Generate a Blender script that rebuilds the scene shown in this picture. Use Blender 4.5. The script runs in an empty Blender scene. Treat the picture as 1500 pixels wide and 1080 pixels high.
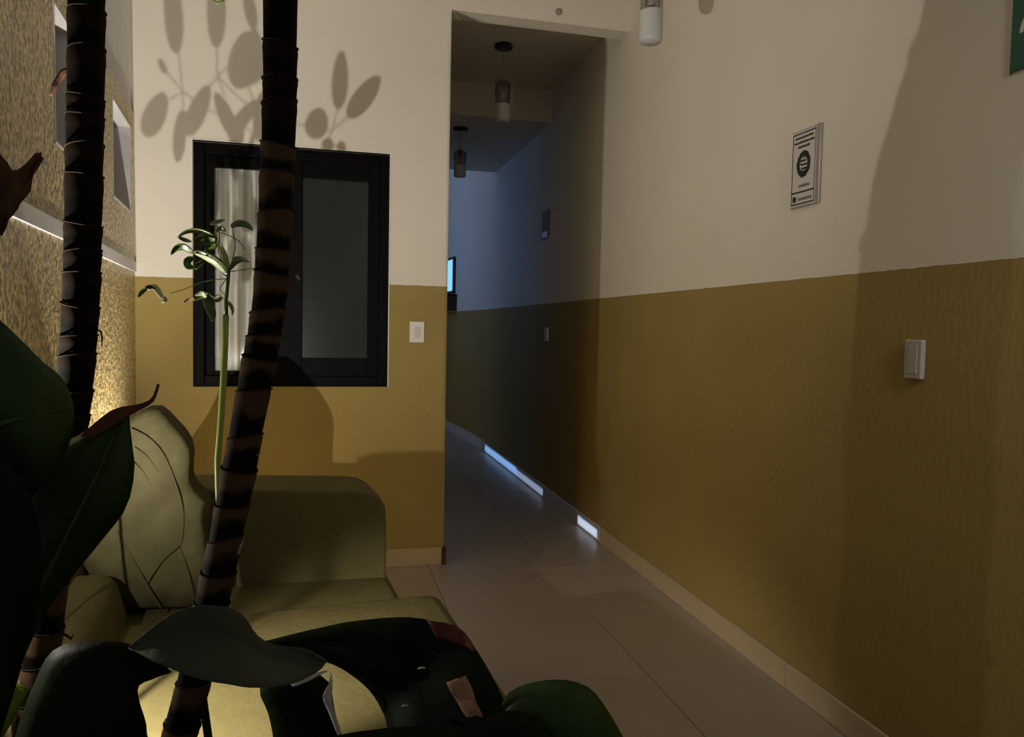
import bpy, bmesh, math, random
import numpy as np
from mathutils import Vector, Matrix, noise

random.seed(7)
C = bpy.context.scene.collection
sc = bpy.context.scene

# ------------------------------------------------------------------ camera
F = 1100.0
EYE = np.array([0.0, 0.0, 1.22])
yaw = math.atan(276 / F); pitch = math.atan(58 / F); roll = 0.02
FW = np.array([math.sin(yaw) * math.cos(pitch), math.cos(yaw) * math.cos(pitch), -math.sin(pitch)])
_r = np.array([math.cos(yaw), -math.sin(yaw), 0.0]); _u = np.cross(_r, FW)
RT = _r * math.cos(roll) + _u * math.sin(roll)
UP = -_r * math.sin(roll) + _u * math.cos(roll)
cam_data = bpy.data.cameras.new('camera')
cam_data.sensor_width = 36; cam_data.lens = F / 1500 * 36; cam_data.clip_start = 0.02
cam = bpy.data.objects.new('camera', cam_data); C.objects.link(cam)
M = Matrix.Identity(4)
for i in range(3):
    M[i][0] = RT[i]; M[i][1] = UP[i]; M[i][2] = -FW[i]; M[i][3] = EYE[i]
cam.matrix_world = M
sc.camera = cam

# ------------------------------------------------------------------ world, lights, exposure
sc.view_settings.view_transform = 'Standard'
sc.view_settings.look = 'None'
sc.view_settings.exposure = 0.0
sc.view_settings.gamma = 1.0
sc.view_settings.use_curve_mapping = False
w = bpy.data.worlds.new('night'); sc.world = w; w.use_nodes = True
bg = w.node_tree.nodes['Background']
bg.inputs[0].default_value = (1.0, 0.92, 0.80, 1); bg.inputs[1].default_value = 0.115

LAMP = np.array([-0.60, 1.20, 0.93])          # garden spotlight in the planter

def light(name, kind, loc, energy, color=(1, 1, 1), aim=None, **kw):
    d = bpy.data.lights.new(name, kind); d.energy = energy; d.color = color
    for k, v in kw.items(): setattr(d, k, v)
    o = bpy.data.objects.new(name, d); C.objects.link(o); o.location = loc
    if aim is not None:
        o.rotation_euler = (Vector(aim) - Vector(loc)).to_track_quat('-Z', 'Y').to_euler()
    return o

WARM = (1.0, 0.935, 0.83)
light('garden_light', 'SPOT', LAMP, 120, WARM, aim=(-0.54, 2.2, 1.86), shadow_soft_size=0.0012,
      spot_size=math.radians(149), spot_blend=1.0)
light('garden_fill', 'POINT', LAMP, 6, WARM, shadow_soft_size=0.0012)  # added weak fill at the lamp point to lift the seat
light('seat_fill_light', 'SPOT', (-0.565, 1.225, 0.80), 75, WARM, aim=(-0.20, 1.58, 0.45), shadow_soft_size=0.008,
      spot_size=math.radians(62), spot_blend=0.9)  # added downward spot that brightens the seat; the lamp has no second head
light('corner_light', 'SPOT', (-0.58, 2.98, 0.30), 120, (1.0, 0.92, 0.76), aim=(-0.92, 2.90, 0.98),
      shadow_soft_size=0.02, spot_size=math.radians(118), spot_blend=1.0)
light('right_fill_light', 'AREA', (1.15, -0.5, 2.3), 3.5, (1.0, 0.90, 0.78), aim=(1.56, 1.5, 1.2), shape='DISK', size=0.4, spread=math.radians(75))  # added fill behind the camera that lifts the right wall
BLUE = (0.13, 0.38, 1.0)
light('yard_light', 'AREA', (-0.3, 8.6, 2.1), 8, BLUE, aim=(1.56, 6.6, 2.0), shape='RECTANGLE', size=0.5, size_y=0.9)
light('yard_sky_light', 'AREA', (0.8, 8.8, 3.9), 5, BLUE, aim=(1.2, 8.6, 0), shape='RECTANGLE', size=1.0, size_y=1.6)
def patch_light(name, y0, y1, z0, z1, e, col):  # added beams that throw bright patches onto the corridor skirting
    light(name, 'AREA', (0.575, (y0 + y1) / 2, (z0 + z1) / 2), e, col, aim=(1.56, (y0 + y1) / 2, (z0 + z1) / 2),
          shape='RECTANGLE', size=(y1 - y0), size_y=(z1 - z0), spread=math.radians(1.5))
patch_light('skirting_patch_light', 4.06, 4.40, 0.012, 0.062, 0.08, (0.62, 0.75, 1.0))
patch_light('skirting_patch_light', 5.18, 5.95, 0.012, 0.062, 0.10, (0.5, 0.66, 1.0))
patch_light('skirting_patch_light', 5.95, 7.2, 0.012, 0.075, 0.35, (0.25, 0.52, 1.0))

# ------------------------------------------------------------------ picture measurements -> points
def ray(px, py): return FW + RT * (px - 750) / F - UP * (py - 540) / F
def at_y(px, py, Y): d = ray(px, py); return EYE + d * (Y / d[1])
def at_x(px, py, X): d = ray(px, py); return EYE + d * (X / d[0])
def at_z(px, py, Z): d = ray(px, py); return EYE + d * ((Z - EYE[2]) / d[2])
def at_d(px, py, D): return EYE + ray(px, py) * D

# ------------------------------------------------------------------ materials
def mat(name, col, rough=0.6, spec=0.3, metal=0.0, var=0.0, vscale=20, bump=0.0, bscale=60, bdetail=3, trans=0.0, emis=None, estr=0.0, col2=None, coat=0.0):
    m = bpy.data.materials.new(name); m.use_nodes = True
    nt = m.node_tree; b = nt.nodes['Principled BSDF']
    b.inputs['Base Color'].default_value = (*col, 1); b.inputs['Roughness'].default_value = rough
    b.inputs['Specular IOR Level'].default_value = spec; b.inputs['Metallic'].default_value = metal
    b.inputs['Transmission Weight'].default_value = trans; b.inputs['Coat Weight'].default_value = coat
    if emis: b.inputs['Emission Color'].default_value = (*emis, 1); b.inputs['Emission Strength'].default_value = estr
    tc = nt.nodes.new('ShaderNodeTexCoord')
    if var > 0 or col2:
        n = nt.nodes.new('ShaderNodeTexNoise'); n.inputs['Scale'].default_value = vscale; n.inputs['Detail'].default_value = 5
        nt.links.new(tc.outputs['Object'], n.inputs['Vector'])
        r = nt.nodes.new('ShaderNodeValToRGB')
        c2 = col2 or tuple(c * (1 - var) for c in col)
        r.color_ramp.elements[0].position = 0.35; r.color_ramp.elements[1].position = 0.65
        r.color_ramp.elements[0].color = (*c2, 1); r.color_ramp.elements[1].color = (*col, 1)
        nt.links.new(n.outputs['Fac'], r.inputs['Fac']); nt.links.new(r.outputs['Color'], b.inputs['Base Color'])
    if bump > 0:
        n = nt.nodes.new('ShaderNodeTexNoise'); n.inputs['Scale'].default_value = bscale; n.inputs['Detail'].default_value = bdetail
        nt.links.new(tc.outputs['Object'], n.inputs['Vector'])
        bp = nt.nodes.new('ShaderNodeBump'); bp.inputs['Strength'].default_value = bump; bp.inputs['Distance'].default_value = 0.01
        nt.links.new(n.outputs['Fac'], bp.inputs['Height']); nt.links.new(bp.outputs['Normal'], b.inputs['Normal'])
    return m

def wall_paint(name, cream, gold, split, streak=0.25):
    """cream above the split height, ochre stucco below it"""
    m = bpy.data.materials.new(name); m.use_nodes = True; nt = m.node_tree; N = nt.nodes; L = nt.links
    b = N['Principled BSDF']; b.inputs['Roughness'].default_value = 0.75; b.inputs['Specular IOR Level'].default_value = 0.15
    tc = N.new('ShaderNodeTexCoord'); sp = N.new('ShaderNodeSeparateXYZ'); L.new(tc.outputs['Object'], sp.inputs[0])
    n0 = N.new('ShaderNodeTexNoise'); n0.inputs['Scale'].default_value = 60; L.new(tc.outputs['Object'], n0.inputs['Vector'])
    ad = N.new('ShaderNodeMath'); ad.operation = 'MULTIPLY_ADD'; L.new(n0.outputs['Fac'], ad.inputs[0]); ad.inputs[1].default_value = 0.006; L.new(sp.outputs['Z'], ad.inputs[2])
    gt = N.new('ShaderNodeMath'); gt.operation = 'GREATER_THAN'; L.new(ad.outputs[0], gt.inputs[0]); gt.inputs[1].default_value = split + 0.003
    n1 = N.new('ShaderNodeTexNoise'); n1.inputs['Scale'].default_value = 3.0; n1.inputs['Detail'].default_value = 4; L.new(tc.outputs['Object'], n1.inputs['Vector'])
    rg = N.new('ShaderNodeValToRGB'); rg.color_ramp.elements[0].position = .3; rg.color_ramp.elements[1].position = .7
    rg.color_ramp.elements[0].color = (*[c * .9 for c in gold], 1); rg.color_ramp.elements[1].color = (*gold, 1)
    rc = N.new('ShaderNodeValToRGB'); rc.color_ramp.elements[0].position = .3; rc.color_ramp.elements[1].position = .7
    rc.color_ramp.elements[0].color = (*[c * .96 for c in cream], 1); rc.color_ramp.elements[1].color = (*cream, 1)
    L.new(n1.outputs['Fac'], rg.inputs[0]); L.new(n1.outputs['Fac'], rc.inputs[0])
    mx = N.new('ShaderNodeMix'); mx.data_type = 'RGBA'
    L.new(gt.outputs[0], mx.inputs[0]); L.new(rg.outputs[0], mx.inputs[6]); L.new(rc.outputs[0], mx.inputs[7]); L.new(mx.outputs[2], b.inputs['Base Color'])
    mp = N.new('ShaderNodeMapping'); mp.inputs['Scale'].default_value = (70, 70, 30); L.new(tc.outputs['Object'], mp.inputs[0])
    n2 = N.new('ShaderNodeTexNoise'); n2.inputs['Scale'].default_value = 1; n2.inputs['Detail'].default_value = 3; L.new(mp.outputs[0], n2.inputs['Vector'])
    inv = N.new('ShaderNodeMath'); inv.operation = 'MULTIPLY_ADD'; L.new(gt.outputs[0], inv.inputs[0]); inv.inputs[1].default_value = -streak * .8; inv.inputs[2].default_value = streak
    bp = N.new('ShaderNodeBump'); L.new(inv.outputs[0], bp.inputs['Strength']); bp.inputs['Distance'].default_value = .006
    L.new(n2.outputs['Fac'], bp.inputs['Height']); L.new(bp.outputs['Normal'], b.inputs['Normal'])
    return m

def grit(name, col):
    """coarse glittering ochre stucco"""
    m = bpy.data.materials.new(name); m.use_nodes = True; nt = m.node_tree; N = nt.nodes; L = nt.links
    b = N['Principled BSDF']; b.inputs['Roughness'].default_value = 0.35; b.inputs['Specular IOR Level'].default_value = 0.7
    tc = N.new('ShaderNodeTexCoord')
    v = N.new('ShaderNodeTexNoise'); v.inputs['Scale'].default_value = 58; v.inputs['Detail'].default_value = 2.5; v.inputs['Roughness'].default_value = .6
    L.new(tc.outputs['Object'], v.inputs['Vector'])
    r = N.new('ShaderNodeValToRGB'); r.color_ramp.elements[0].position = .38; r.color_ramp.elements[1].position = .62
    r.color_ramp.elements[0].color = (*[c * .36 for c in col], 1); r.color_ramp.elements[1].color = (*[c * 1.25 for c in col], 1)  # pits darkened and grains brightened in colour, painting the grazing-light sparkle
    L.new(v.outputs['Fac'], r.inputs[0]); L.new(r.outputs[0], b.inputs['Base Color'])
    bp = N.new('ShaderNodeBump'); bp.inputs['Strength'].default_value = .9; bp.inputs['Distance'].default_value = .008
    L.new(v.outputs['Fac'], bp.inputs['Height']); L.new(bp.outputs['Normal'], b.inputs['Normal'])
    return m

CREAM = (0.72, 0.675, 0.595); GOLD = (0.33, 0.245, 0.085)
MT = dict(
    wall=wall_paint('painted wall', CREAM, GOLD, 1.408),
    wall_back=wall_paint('painted back wall', CREAM, GOLD, 1.428),
    cream=mat('cream paint', CREAM, .8, .1, var=.05, vscale=3),
    ceil=mat('ceiling paint', (.66, .61, .52), .85, .1, var=.05, vscale=2),
    grit=grit('gritty stucco', (0.56, 0.43, 0.21)),
    band=mat('white band paint', (.72, .71, .74), .7, .2, var=.08, vscale=15),
    niche=mat('niche glass', (.16, .16, .17), .35, .4, var=.1, vscale=6),
    tile=mat('beige porcelain', (.33, .275, .22), .33, .45, var=.06, vscale=2.5),
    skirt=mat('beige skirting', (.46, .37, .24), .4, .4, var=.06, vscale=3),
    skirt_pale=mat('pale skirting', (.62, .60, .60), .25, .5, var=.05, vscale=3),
    joint=mat('grout', (.20, .16, .12), .9, .1, var=.1),
    black=mat('black aluminium', (.004, .004, .004), .5, .05, var=.2, vscale=30),
    dkglass=mat('tinted glass', (.030, .033, .032), .2, .2, var=.15, vscale=4),
    curtain=mat('white curtain', (.74, .72, .70), .9, .1, var=.04, vscale=10, bump=.1, bscale=300),
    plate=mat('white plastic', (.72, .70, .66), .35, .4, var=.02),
    plate2=mat('cream plastic', (.40, .38, .34), .35, .4, var=.02),
    plate3=mat('off white plastic', (.60, .58, .53), .35, .4, var=.02),
    dark=mat('dark void', (.02, .02, .02), .9, .1, var=.1),
    sofa=mat('olive upholstery', (.135, .112, .042), .7, .15, var=.12, vscale=9, bump=.22, bscale=38, bdetail=4),
    sofa2=mat('olive velour', (.105, .092, .042), .7, .08, var=.25, vscale=14, bump=.5, bscale=16, bdetail=3),
    leaf=mat('dark green leaf', (.026, .062, .010), .45, .2, col2=(.014, .034, .006), vscale=6, bump=.15, bscale=40),
    leafmid=mat('midrib green', (.05, .10, .02), .5, .15, var=.2),
    leafgrey=mat('dusty green leaf', (.07, .08, .055), .6, .15, col2=(.045, .055, .036), vscale=5, bump=.15, bscale=40),
    leafdark=mat('blackish leaf', (.014, .022, .007), .6, .08, col2=(.006, .009, .003), vscale=6, bump=.15, bscale=40),
    leafbright=mat('lime leaf', (.16, .26, .02), .4, .3, var=.3, vscale=8),
    fleaf=mat('small green leaf', (.12, .19, .045), .35, .4, col2=(.05, .09, .025), vscale=25),
    fleafpale=mat('pale leaf', (.50, .55, .32), .4, .4, var=.2, vscale=25),
    stem=mat('lime stem', (.42, .50, .10), .35, .4, col2=(.33, .42, .08), vscale=10),
    brown=mat('dry brown leaf', (.10, .045, .022), .7, .2, col2=(.045, .018, .01), vscale=14, bump=.5, bscale=30),
    redtip=mat('withered red tip', (.13, .035, .02), .6, .25, col2=(.07, .018, .012), vscale=20),
    tan=mat('dead tan patch', (.42, .25, .13), .7, .2, var=.2, vscale=25),
    root=mat('pale root', (.45, .40, .30), .8, .1, var=.2),
    twig=mat('dark twig', (.03, .02, .012), .8, .1, var=.3),
    soil=mat('soil', (.04, .025, .015), .95, .1, var=.5, vscale=40, bump=.8, bscale=50),
    planter=mat('planter wall', (.35, .30, .2), .85, .1, var=.1, bump=.3, bscale=60),
    metal=mat('dark metal', (.03, .028, .025), .4, .5, metal=.6, var=.1),
    green=mat('sign green', (.004, .10, .055), .35, .4, var=.1, vscale=10),
    white=mat('sign white', (.70, .74, .68), .4, .3, var=.02),
    paper=mat('notice card', (.62, .58, .54), .35, .3, var=.03, vscale=10),
    ink=mat('black ink', (.03, .027, .025), .6, .2, var=.1),
    inkgrey=mat('grey ink', (.20, .185, .17), .6, .2, var=.3, vscale=120),
    edge=mat('acrylic edge', (.30, .27, .23), .2, .5, var=.05),
    frost=mat('frosted glass', (.60, .59, .58), .5, .4, var=.03, vscale=20, trans=.15),
    bulb=mat('unlit lamp core', (.70, .68, .64), .4, .3, var=.05),
    bluepane=mat('lit window pane', (.1, .2, .3), .4, .3, emis=(.22, .62, 1.0), estr=1.1, var=.1),
    lens=mat('lamp lens', (.9, .8, .6), .3, .3, emis=(1, .85, .6), estr=6, var=.02),
)
def glass_mat(name, tint, gloss=.08):
    m = bpy.data.materials.new(name); m.use_nodes = True; nt = m.node_tree; N = nt.nodes; L = nt.links
    N.remove(N['Principled BSDF']); out = N['Material Output']
    t = N.new('ShaderNodeBsdfTransparent'); t.inputs[0].default_value = (*tint, 1)
    g = N.new('ShaderNodeBsdfGlossy'); g.inputs['Roughness'].default_value = .05
    mx = N.new('ShaderNodeMixShader'); mx.inputs[0].default_value = gloss
    L.new(t.outputs[0], mx.inputs[1]); L.new(g.outputs[0], mx.inputs[2]); L.new(mx.outputs[0], out.inputs[0])
    return m
MT['glass'] = glass_mat('clear glass', (.97, .98, .97), .04)
MT['pglass'] = glass_mat('pendant glass', (.86, .85, .83), .10)

def trunk_mat(name, dark, brown):
    """each internode: brown lower part, black bark above with a ragged border"""
    m = bpy.data.materials.new(name); m.use_nodes = True; nt = m.node_tree; N = nt.nodes; L = nt.links
    b = N['Principled BSDF']; b.inputs['Roughness'].default_value = .75; b.inputs['Specular IOR Level'].default_value = .08
    uv = N.new('ShaderNodeUVMap'); sp = N.new('ShaderNodeSeparateXYZ'); L.new(uv.outputs[0], sp.inputs[0])
    tc = N.new('ShaderNodeTexCoord'); n = N.new('ShaderNodeTexNoise'); n.inputs['Scale'].default_value = 28; n.inputs['Detail'].default_value = 2
    L.new(tc.outputs['Object'], n.inputs['Vector'])
    a = N.new('ShaderNodeMath'); a.operation = 'MULTIPLY_ADD'; L.new(n.outputs['Fac'], a.inputs[0]); a.inputs[1].default_value = 1.1; L.new(sp.outputs['Y'], a.inputs[2])
    r = N.new('ShaderNodeValToRGB'); e = r.color_ramp.elements
    e[0].position = .40; e[0].color = (*dark, 1); e[1].position = .50; e[1].color = (*brown, 1)
    sc_ = N.new('ShaderNodeMath'); sc_.operation = 'MULTIPLY'; L.new(a.outputs[0], sc_.inputs[0]); sc_.inputs[1].default_value = .42
    L.new(sc_.outputs[0], r.inputs[0]); L.new(r.outputs[0], b.inputs['Base Color'])
    return m
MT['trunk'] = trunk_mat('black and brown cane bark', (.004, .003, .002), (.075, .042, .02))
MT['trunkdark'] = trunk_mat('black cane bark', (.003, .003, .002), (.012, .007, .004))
MT['scar'] = mat('leaf scar', (.035, .025, .016), .9, .05, var=.4, vscale=60)

# ------------------------------------------------------------------ mesh helpers
def link(name, me, m=None, parent=None, smooth=False):
    if m:
        for x in (m if isinstance(m, (list, tuple)) else [m]): me.materials.append(x)
    if smooth:
        for p in me.polygons: p.use_smooth = True
    o = bpy.data.objects.new(name, me); C.objects.link(o)
    if parent: o.parent = parent; o.matrix_parent_inverse = parent.matrix_world.inverted()
    return o
def from_bm(name, bm, m=None, parent=None, smooth=False):
    me = bpy.data.meshes.new(name); bm.to_mesh(me); bm.free(); return link(name, me, m, parent, smooth)
def add_box(bm, lo, hi, bev=0, seg=2):
    r = bmesh.ops.create_cube(bm, size=1)
    vs = r['verts']
    for v in vs:
        v.co = Vector([lo[i] + (v.co[i] + .5) * (hi[i] - lo[i]) for i in range(3)])
    if bev:
        es = list({e for v in vs for e in v.link_edges})
        bmesh.ops.bevel(bm, geom=es, offset=bev, segments=seg, profile=.5, affect='EDGES')
def box(name, lo, hi, m, parent=None, bev=0, seg=2, smooth=False):
    bm = bmesh.new(); add_box(bm, lo, hi, bev, seg); return from_bm(name, bm, m, parent, smooth)
def thing(name, label, cat, loc=(0, 0, 0), group=None):
    o = bpy.data.objects.new(name, None); C.objects.link(o); o.location = loc; o.empty_display_size = .05
    o.matrix_world = Matrix.Translation(Vector([float(c) for c in loc]))
    return tag(o, label, cat, group)
def tag(o, label, cat, group=None):
    o['label'] = label; o['category'] = cat
    if group: o['group'] = group
    return o
def struct(o): o['kind'] = 'structure'; return o
def prism(name, pts, d, m, parent=None, bev=0, smooth=False):
    """polygon pts (3D list) extruded by vector d"""
    bm = bmesh.new(); d = Vector([float(x) for x in d])
    a = [bm.verts.new(Vector([float(x) for x in p])) for p in pts]; b = [bm.verts.new(v.co + d) for v in a]
    n = len(a); bm.faces.new(a); bm.faces.new(b[::-1])
    for i in range(n): bm.faces.new((a[i], b[i], b[(i + 1) % n], a[(i + 1) % n]))
    bmesh.ops.recalc_face_normals(bm, faces=bm.faces)
    if bev: bmesh.ops.bevel(bm, geom=list(bm.edges), offset=bev, segments=3, profile=.5, affect='EDGES')
    return from_bm(name, bm, m, parent, smooth)
def tube(name, pts, rad, m, parent=None, n=8, close=True):
    pts = [Vector([float(c) for c in p]) for p in pts]; k = len(pts)
    rad = rad if isinstance(rad, (list, tuple)) else [rad] * k
    bm = bmesh.new(); rings = []
    for i, p in enumerate(pts):
        t = (pts[min(i + 1, k - 1)] - pts[max(i - 1, 0)]).normalized()
        a = t.orthogonal() if abs(t.z) > .9 else t.cross(Vector((0, 0, 1)))
        a = t.cross(Vector((.31, .95, .05))).normalized(); b = t.cross(a)
        rings.append([bm.verts.new(p + (a * math.cos(2 * math.pi * j / n) + b * math.sin(2 * math.pi * j / n)) * rad[i]) for j in range(n)])
    for r0, r1 in zip(rings, rings[1:]):
        for j in range(n): bm.faces.new((r0[j], r0[(j + 1) % n], r1[(j + 1) % n], r1[j]))
    if close: bm.faces.new(rings[0][::-1]); bm.faces.new(rings[-1])
    return from_bm(name, bm, m, parent, True)
def lathe(name, c, prof, m, parent=None, n=24):
    bm = bmesh.new(); rings = []
    for (r, z) in prof:
        rings.append([bm.verts.new((c[0] + r * math.cos(2 * math.pi * j / n), c[1] + r * math.sin(2 * math.pi * j / n), c[2] + z)) for j in range(n)])
    for r0, r1 in zip(rings, rings[1:]):
        for j in range(n): bm.faces.new((r0[j], r0[(j + 1) % n], r1[(j + 1) % n], r1[j]))
    bmesh.ops.remove_doubles(bm, verts=bm.verts, dist=1e-5); bmesh.ops.recalc_face_normals(bm, faces=bm.faces)
    return from_bm(name, bm, m, parent, True)
def catmull(P, n):
    P = [np.array(p, float) for p in P]; k = len(P)
    seg = [np.linalg.norm((P[i + 1] - P[i])[:2]) + 1e-6 for i in range(k - 1)]
    cum = np.concatenate([[0], np.cumsum(seg)]); out = []
    for t in np.linspace(0, cum[-1], n):
        i = min(int(np.searchsorted(cum, t, side='right') - 1), k - 2); u = (t - cum[i]) / seg[i]
        p0 = P[max(i - 1, 0)]; p1 = P[i]; p2 = P[i + 1]; p3 = P[min(i + 2, k - 1)]
        out.append(.5 * ((2 * p1) + (p2 - p0) * u + (2 * p0 - 5 * p1 + 4 * p2 - p3) * u * u + (3 * p1 - p0 - 3 * p2 + p3) * u ** 3))
    return out
def leaf(name, left, right, m, parent=None, n=26, k=9, arch=.02, fold=.006, thick=.0012, wave=.003, seed=0):
    """a leaf blade between two edge curves given as (px, py, distance); it gets an arched, creased section and real thickness"""
    A = catmull(left, n); B = catmull(right, n)
    PA = [at_d(*p) for p in A]; PB = [at_d(*p) for p in B]
    bm = bmesh.new(); G = []
    nn = Vector(-FW)
    for i in range(n):
        row = []
        w = np.linalg.norm(PB[i] - PA[i])
        for j in range(k):
            s = j / (k - 1); p = PA[i] * (1 - s) + PB[i] * s
            h = arch * min(1, w / .12) * 4 * s * (1 - s) - fold * max(0, 1 - abs(s - .5) * 6) * min(1, w / .08)
            h += wave * noise.noise(Vector((i * .35, j * .5, seed * 3.1)))
            row.append(bm.verts.new(Vector([float(c) for c in p]) + nn * h))
        G.append(row)
    for i in range(n - 1):
        for j in range(k - 1): bm.faces.new((G[i][j], G[i + 1][j], G[i + 1][j + 1], G[i][j + 1]))
    bmesh.ops.remove_doubles(bm, verts=bm.verts, dist=2e-4)
    bmesh.ops.recalc_face_normals(bm, faces=bm.faces)
    o = from_bm(name, bm, m, parent, True)
    s = o.modifiers.new('thickness', 'SOLIDIFY'); s.thickness = thick; s.offset = 0
    return o
def poly_blade(name, outline, ndir, m, parent=None, thick=.0006):
    """thin blade from an ordered outline of 3D points, triangle fan"""
    bm = bmesh.new(); P = [Vector([float(c) for c in p]) for p in outline]
    c = sum(P, Vector()) / len(P); vs = [bm.verts.new(p) for p in P]; vc = bm.verts.new(c + ndir * .0006)
    for i in range(len(vs)): bm.faces.new((vs[i], vs[(i + 1) % len(vs)], vc))
    o = from_bm(name, bm, m, parent, False)
    s = o.modifiers.new('thickness', 'SOLIDIFY'); s.thickness = thick; s.offset = 0
    return o

# ================================================================== the room
RW, BW, TH = 1.56, 3.79, 0.115        # right wall, back wall plane and its thickness
def lx(Y): return -0.845 - 0.0900 * (Y - 3.79)     # left wall line

# floor with its porcelain tiles
fl = struct(box('floor', (-1.6, -1.6, -.08), (1.75, 12.0, -.006), MT['joint']))
tm = None
for i in range(-3, 2):
    for j in range(-1, 20):
        x0 = 1.127 + .6 * (i - 1); y0 = 2.42 + .6 * (j - 6) + .0
        bm_w = min(x0 + .6, RW + .02) - x0
        if i == 1:
            me = None
        key = 'n' if x0 + .6 <= RW + .02 else 'c'
        if tm is None: tm = {}
        if key not in tm:
            b_ = bmesh.new(); add_box(b_, (.0012, .0012, -.008), (bm_w - .0012, .5988, 0), .0008, 1)
            me_ = bpy.data.meshes.new('tile'); b_.to_mesh(me_); b_.free(); me_.materials.append(MT['tile']); tm[key] = me_
        o = bpy.data.objects.new('tile', tm[key]); C.objects.link(o); o.parent = fl; o.location = (x0, y0, 0)

# right wall, straight then bending left at the far end
wr = struct(box('wall_right', (RW, -.3, 0), (RW + .15, 7.35, 3.25), MT['wall']))
bend = struct(prism('wall_corridor', [(RW, 7.35, 0), (1.36, 10.2, 0), (1.6, 10.2, 0), (RW + .15, 7.35, 0)], (0, 0, 4.2), MT['wall']))
struct(box('wall_far', (-1.6, 10.2, 0), (1.6, 10.35, 4.2), MT['wall']))
# back wall with the window hole and the doorway at its right
DX = 0.605; DZ = 2.80; CZ = 3.2
w0 = at_y(284, 207, BW); w1 = at_y(570, 566, BW)
WX0, WX1, WZ0, WZ1 = -0.598, 0.309, 0.917, 2.068
bm = bmesh.new()
add_box(bm, (-.98, BW, 0), (WX0, BW + TH, CZ)); add_box(bm, (WX1, BW, 0), (DX, BW + TH, CZ))
add_box(bm, (WX0, BW, 0), (WX1, BW + TH, WZ0)); add_box(bm, (WX0, BW, WZ1), (WX1, BW + TH, CZ))
add_box(bm, (DX, BW, DZ), (RW, BW + TH, CZ))
struct(from_bm('wall_back', bm, MT['wall_back']))
# left wall, gritty lower field, two niches, white strip, smooth plaster above
ald = Vector((-.0900, 1.0, 0)).normalized(); out = Vector((1.0, .0900, 0)).normalized()
def lw(Y, z, off=0.0): return Vector((lx(Y), Y, z)) + out * off
def lw_box(bm, Y0, Y1, z0, z1, o0, o1):
    vs = [bm.verts.new(lw(Y, z, o)) for o in (o0, o1) for (Y, z) in ((Y0, z0), (Y1, z0), (Y1, z1), (Y0, z1))]
    for f in ((0, 1, 2, 3), (7, 6, 5, 4), (0, 4, 5, 1), (1, 5, 6, 2), (2, 6, 7, 3), (3, 7, 4, 0)): bm.faces.new([vs[i] for i in f])
LY0, LY1, GZ = 1.62, 3.80, 2.163
NZ0, NZ1 = 1.70, 2.08; NI = [(2.31, 2.56), (3.22, 3.67)]
bm = bmesh.new()
lw_box(bm, LY0, LY1, 0, NZ0, -.14, 0); lw_box(bm, LY0, LY1, NZ1, GZ, -.14, 0)
ys = [LY0] + [v for n_ in NI for v in n_] + [LY1]
for a, b in zip(ys[::2], ys[1::2]): lw_box(bm, a, b, NZ0, NZ1, -.14, 0)
bmesh.ops.recalc_face_normals(bm, faces=bm.faces)
wl = struct(from_bm('wall_left', bm, MT['grit']))
bm = bmesh.new(); lw_box(bm, LY0, LY1, GZ, CZ, -.14, -.012); bmesh.ops.recalc_face_normals(bm, faces=bm.faces)
struct(from_bm('wall_left_upper', bm, MT['band']))
bm = bmesh.new(); lw_box(bm, LY0, LY1, 1.447, 1.492, -.002, .006); bmesh.ops.recalc_face_normals(bm, faces=bm.faces)
struct(from_bm('trim_1', bm, MT['band']))
for q, (a, b) in enumerate(NI):
    bm = bmesh.new(); t = .008
    lw_box(bm, a, a + t, NZ0, NZ1, -.085, .001); lw_box(bm, b - t, b, NZ0, NZ1, -.085, .001)
    lw_box(bm, a, b, NZ1 - t, NZ1, -.085, .001); lw_box(bm, a, b, NZ0, NZ0 + t, -.085, .001)
    bmesh.ops.recalc_face_normals(bm, faces=bm.faces)
    wn = struct(from_bm('window_%d' % (q + 2), bm, MT['band']))
    bm = bmesh.new(); lw_box(bm, a + t, b - t, NZ0 + t, NZ1 - t, -.09, -.08); bmesh.ops.recalc_face_normals(bm, faces=bm.faces)
    from_bm('pane', bm, MT['niche'], wn)
# ceilings
struct(box('ceiling', (-1.0, 1.9, CZ), (RW + .15, BW + TH, CZ + .12), MT['ceil']))
struct(box('ceiling_corridor', (.4, BW + TH, 2.915), (RW, 5.2, 3.1), MT['ceil']))
struct(box('ceiling_corridor_low', (.4, 5.2, 2.69), (RW, 7.0, 3.1), MT['ceil']))
struct(box('wall_corridor_left', (.44, BW + TH, 0), (.56, 7.0, 3.2), MT['wall']))
# skirting tiles along the right wall
sk = struct(box('baseboard_right', (RW - .006, -.2, 0), (RW, 7.35, .088), MT['joint']))
for j in range(13):
    y0 = -.18 + .6 * j; y1 = min(y0 + .597, 7.35)
    if y1 - y0 < .05: continue
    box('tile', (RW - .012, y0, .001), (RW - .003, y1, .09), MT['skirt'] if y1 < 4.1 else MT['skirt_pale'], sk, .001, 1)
skb = struct(box('baseboard_back', (-.98, BW - .006, 0), (DX, BW, .088), MT['joint']))
for j in range(3):
    x0 = DX - .6 * (j + 1)
    box('tile', (max(x0, -.95), BW - .012, .001), (x0 + .597, BW - .003, .09), MT['skirt'], skb, .001, 1)
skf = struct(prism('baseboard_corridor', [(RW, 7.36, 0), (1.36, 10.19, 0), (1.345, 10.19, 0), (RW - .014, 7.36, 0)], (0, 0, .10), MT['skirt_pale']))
box('trim_4', (DX - .012, BW - .016, .0), (DX + .012, BW + .02, .09), MT['brown'])['kind'] = 'structure'

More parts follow.
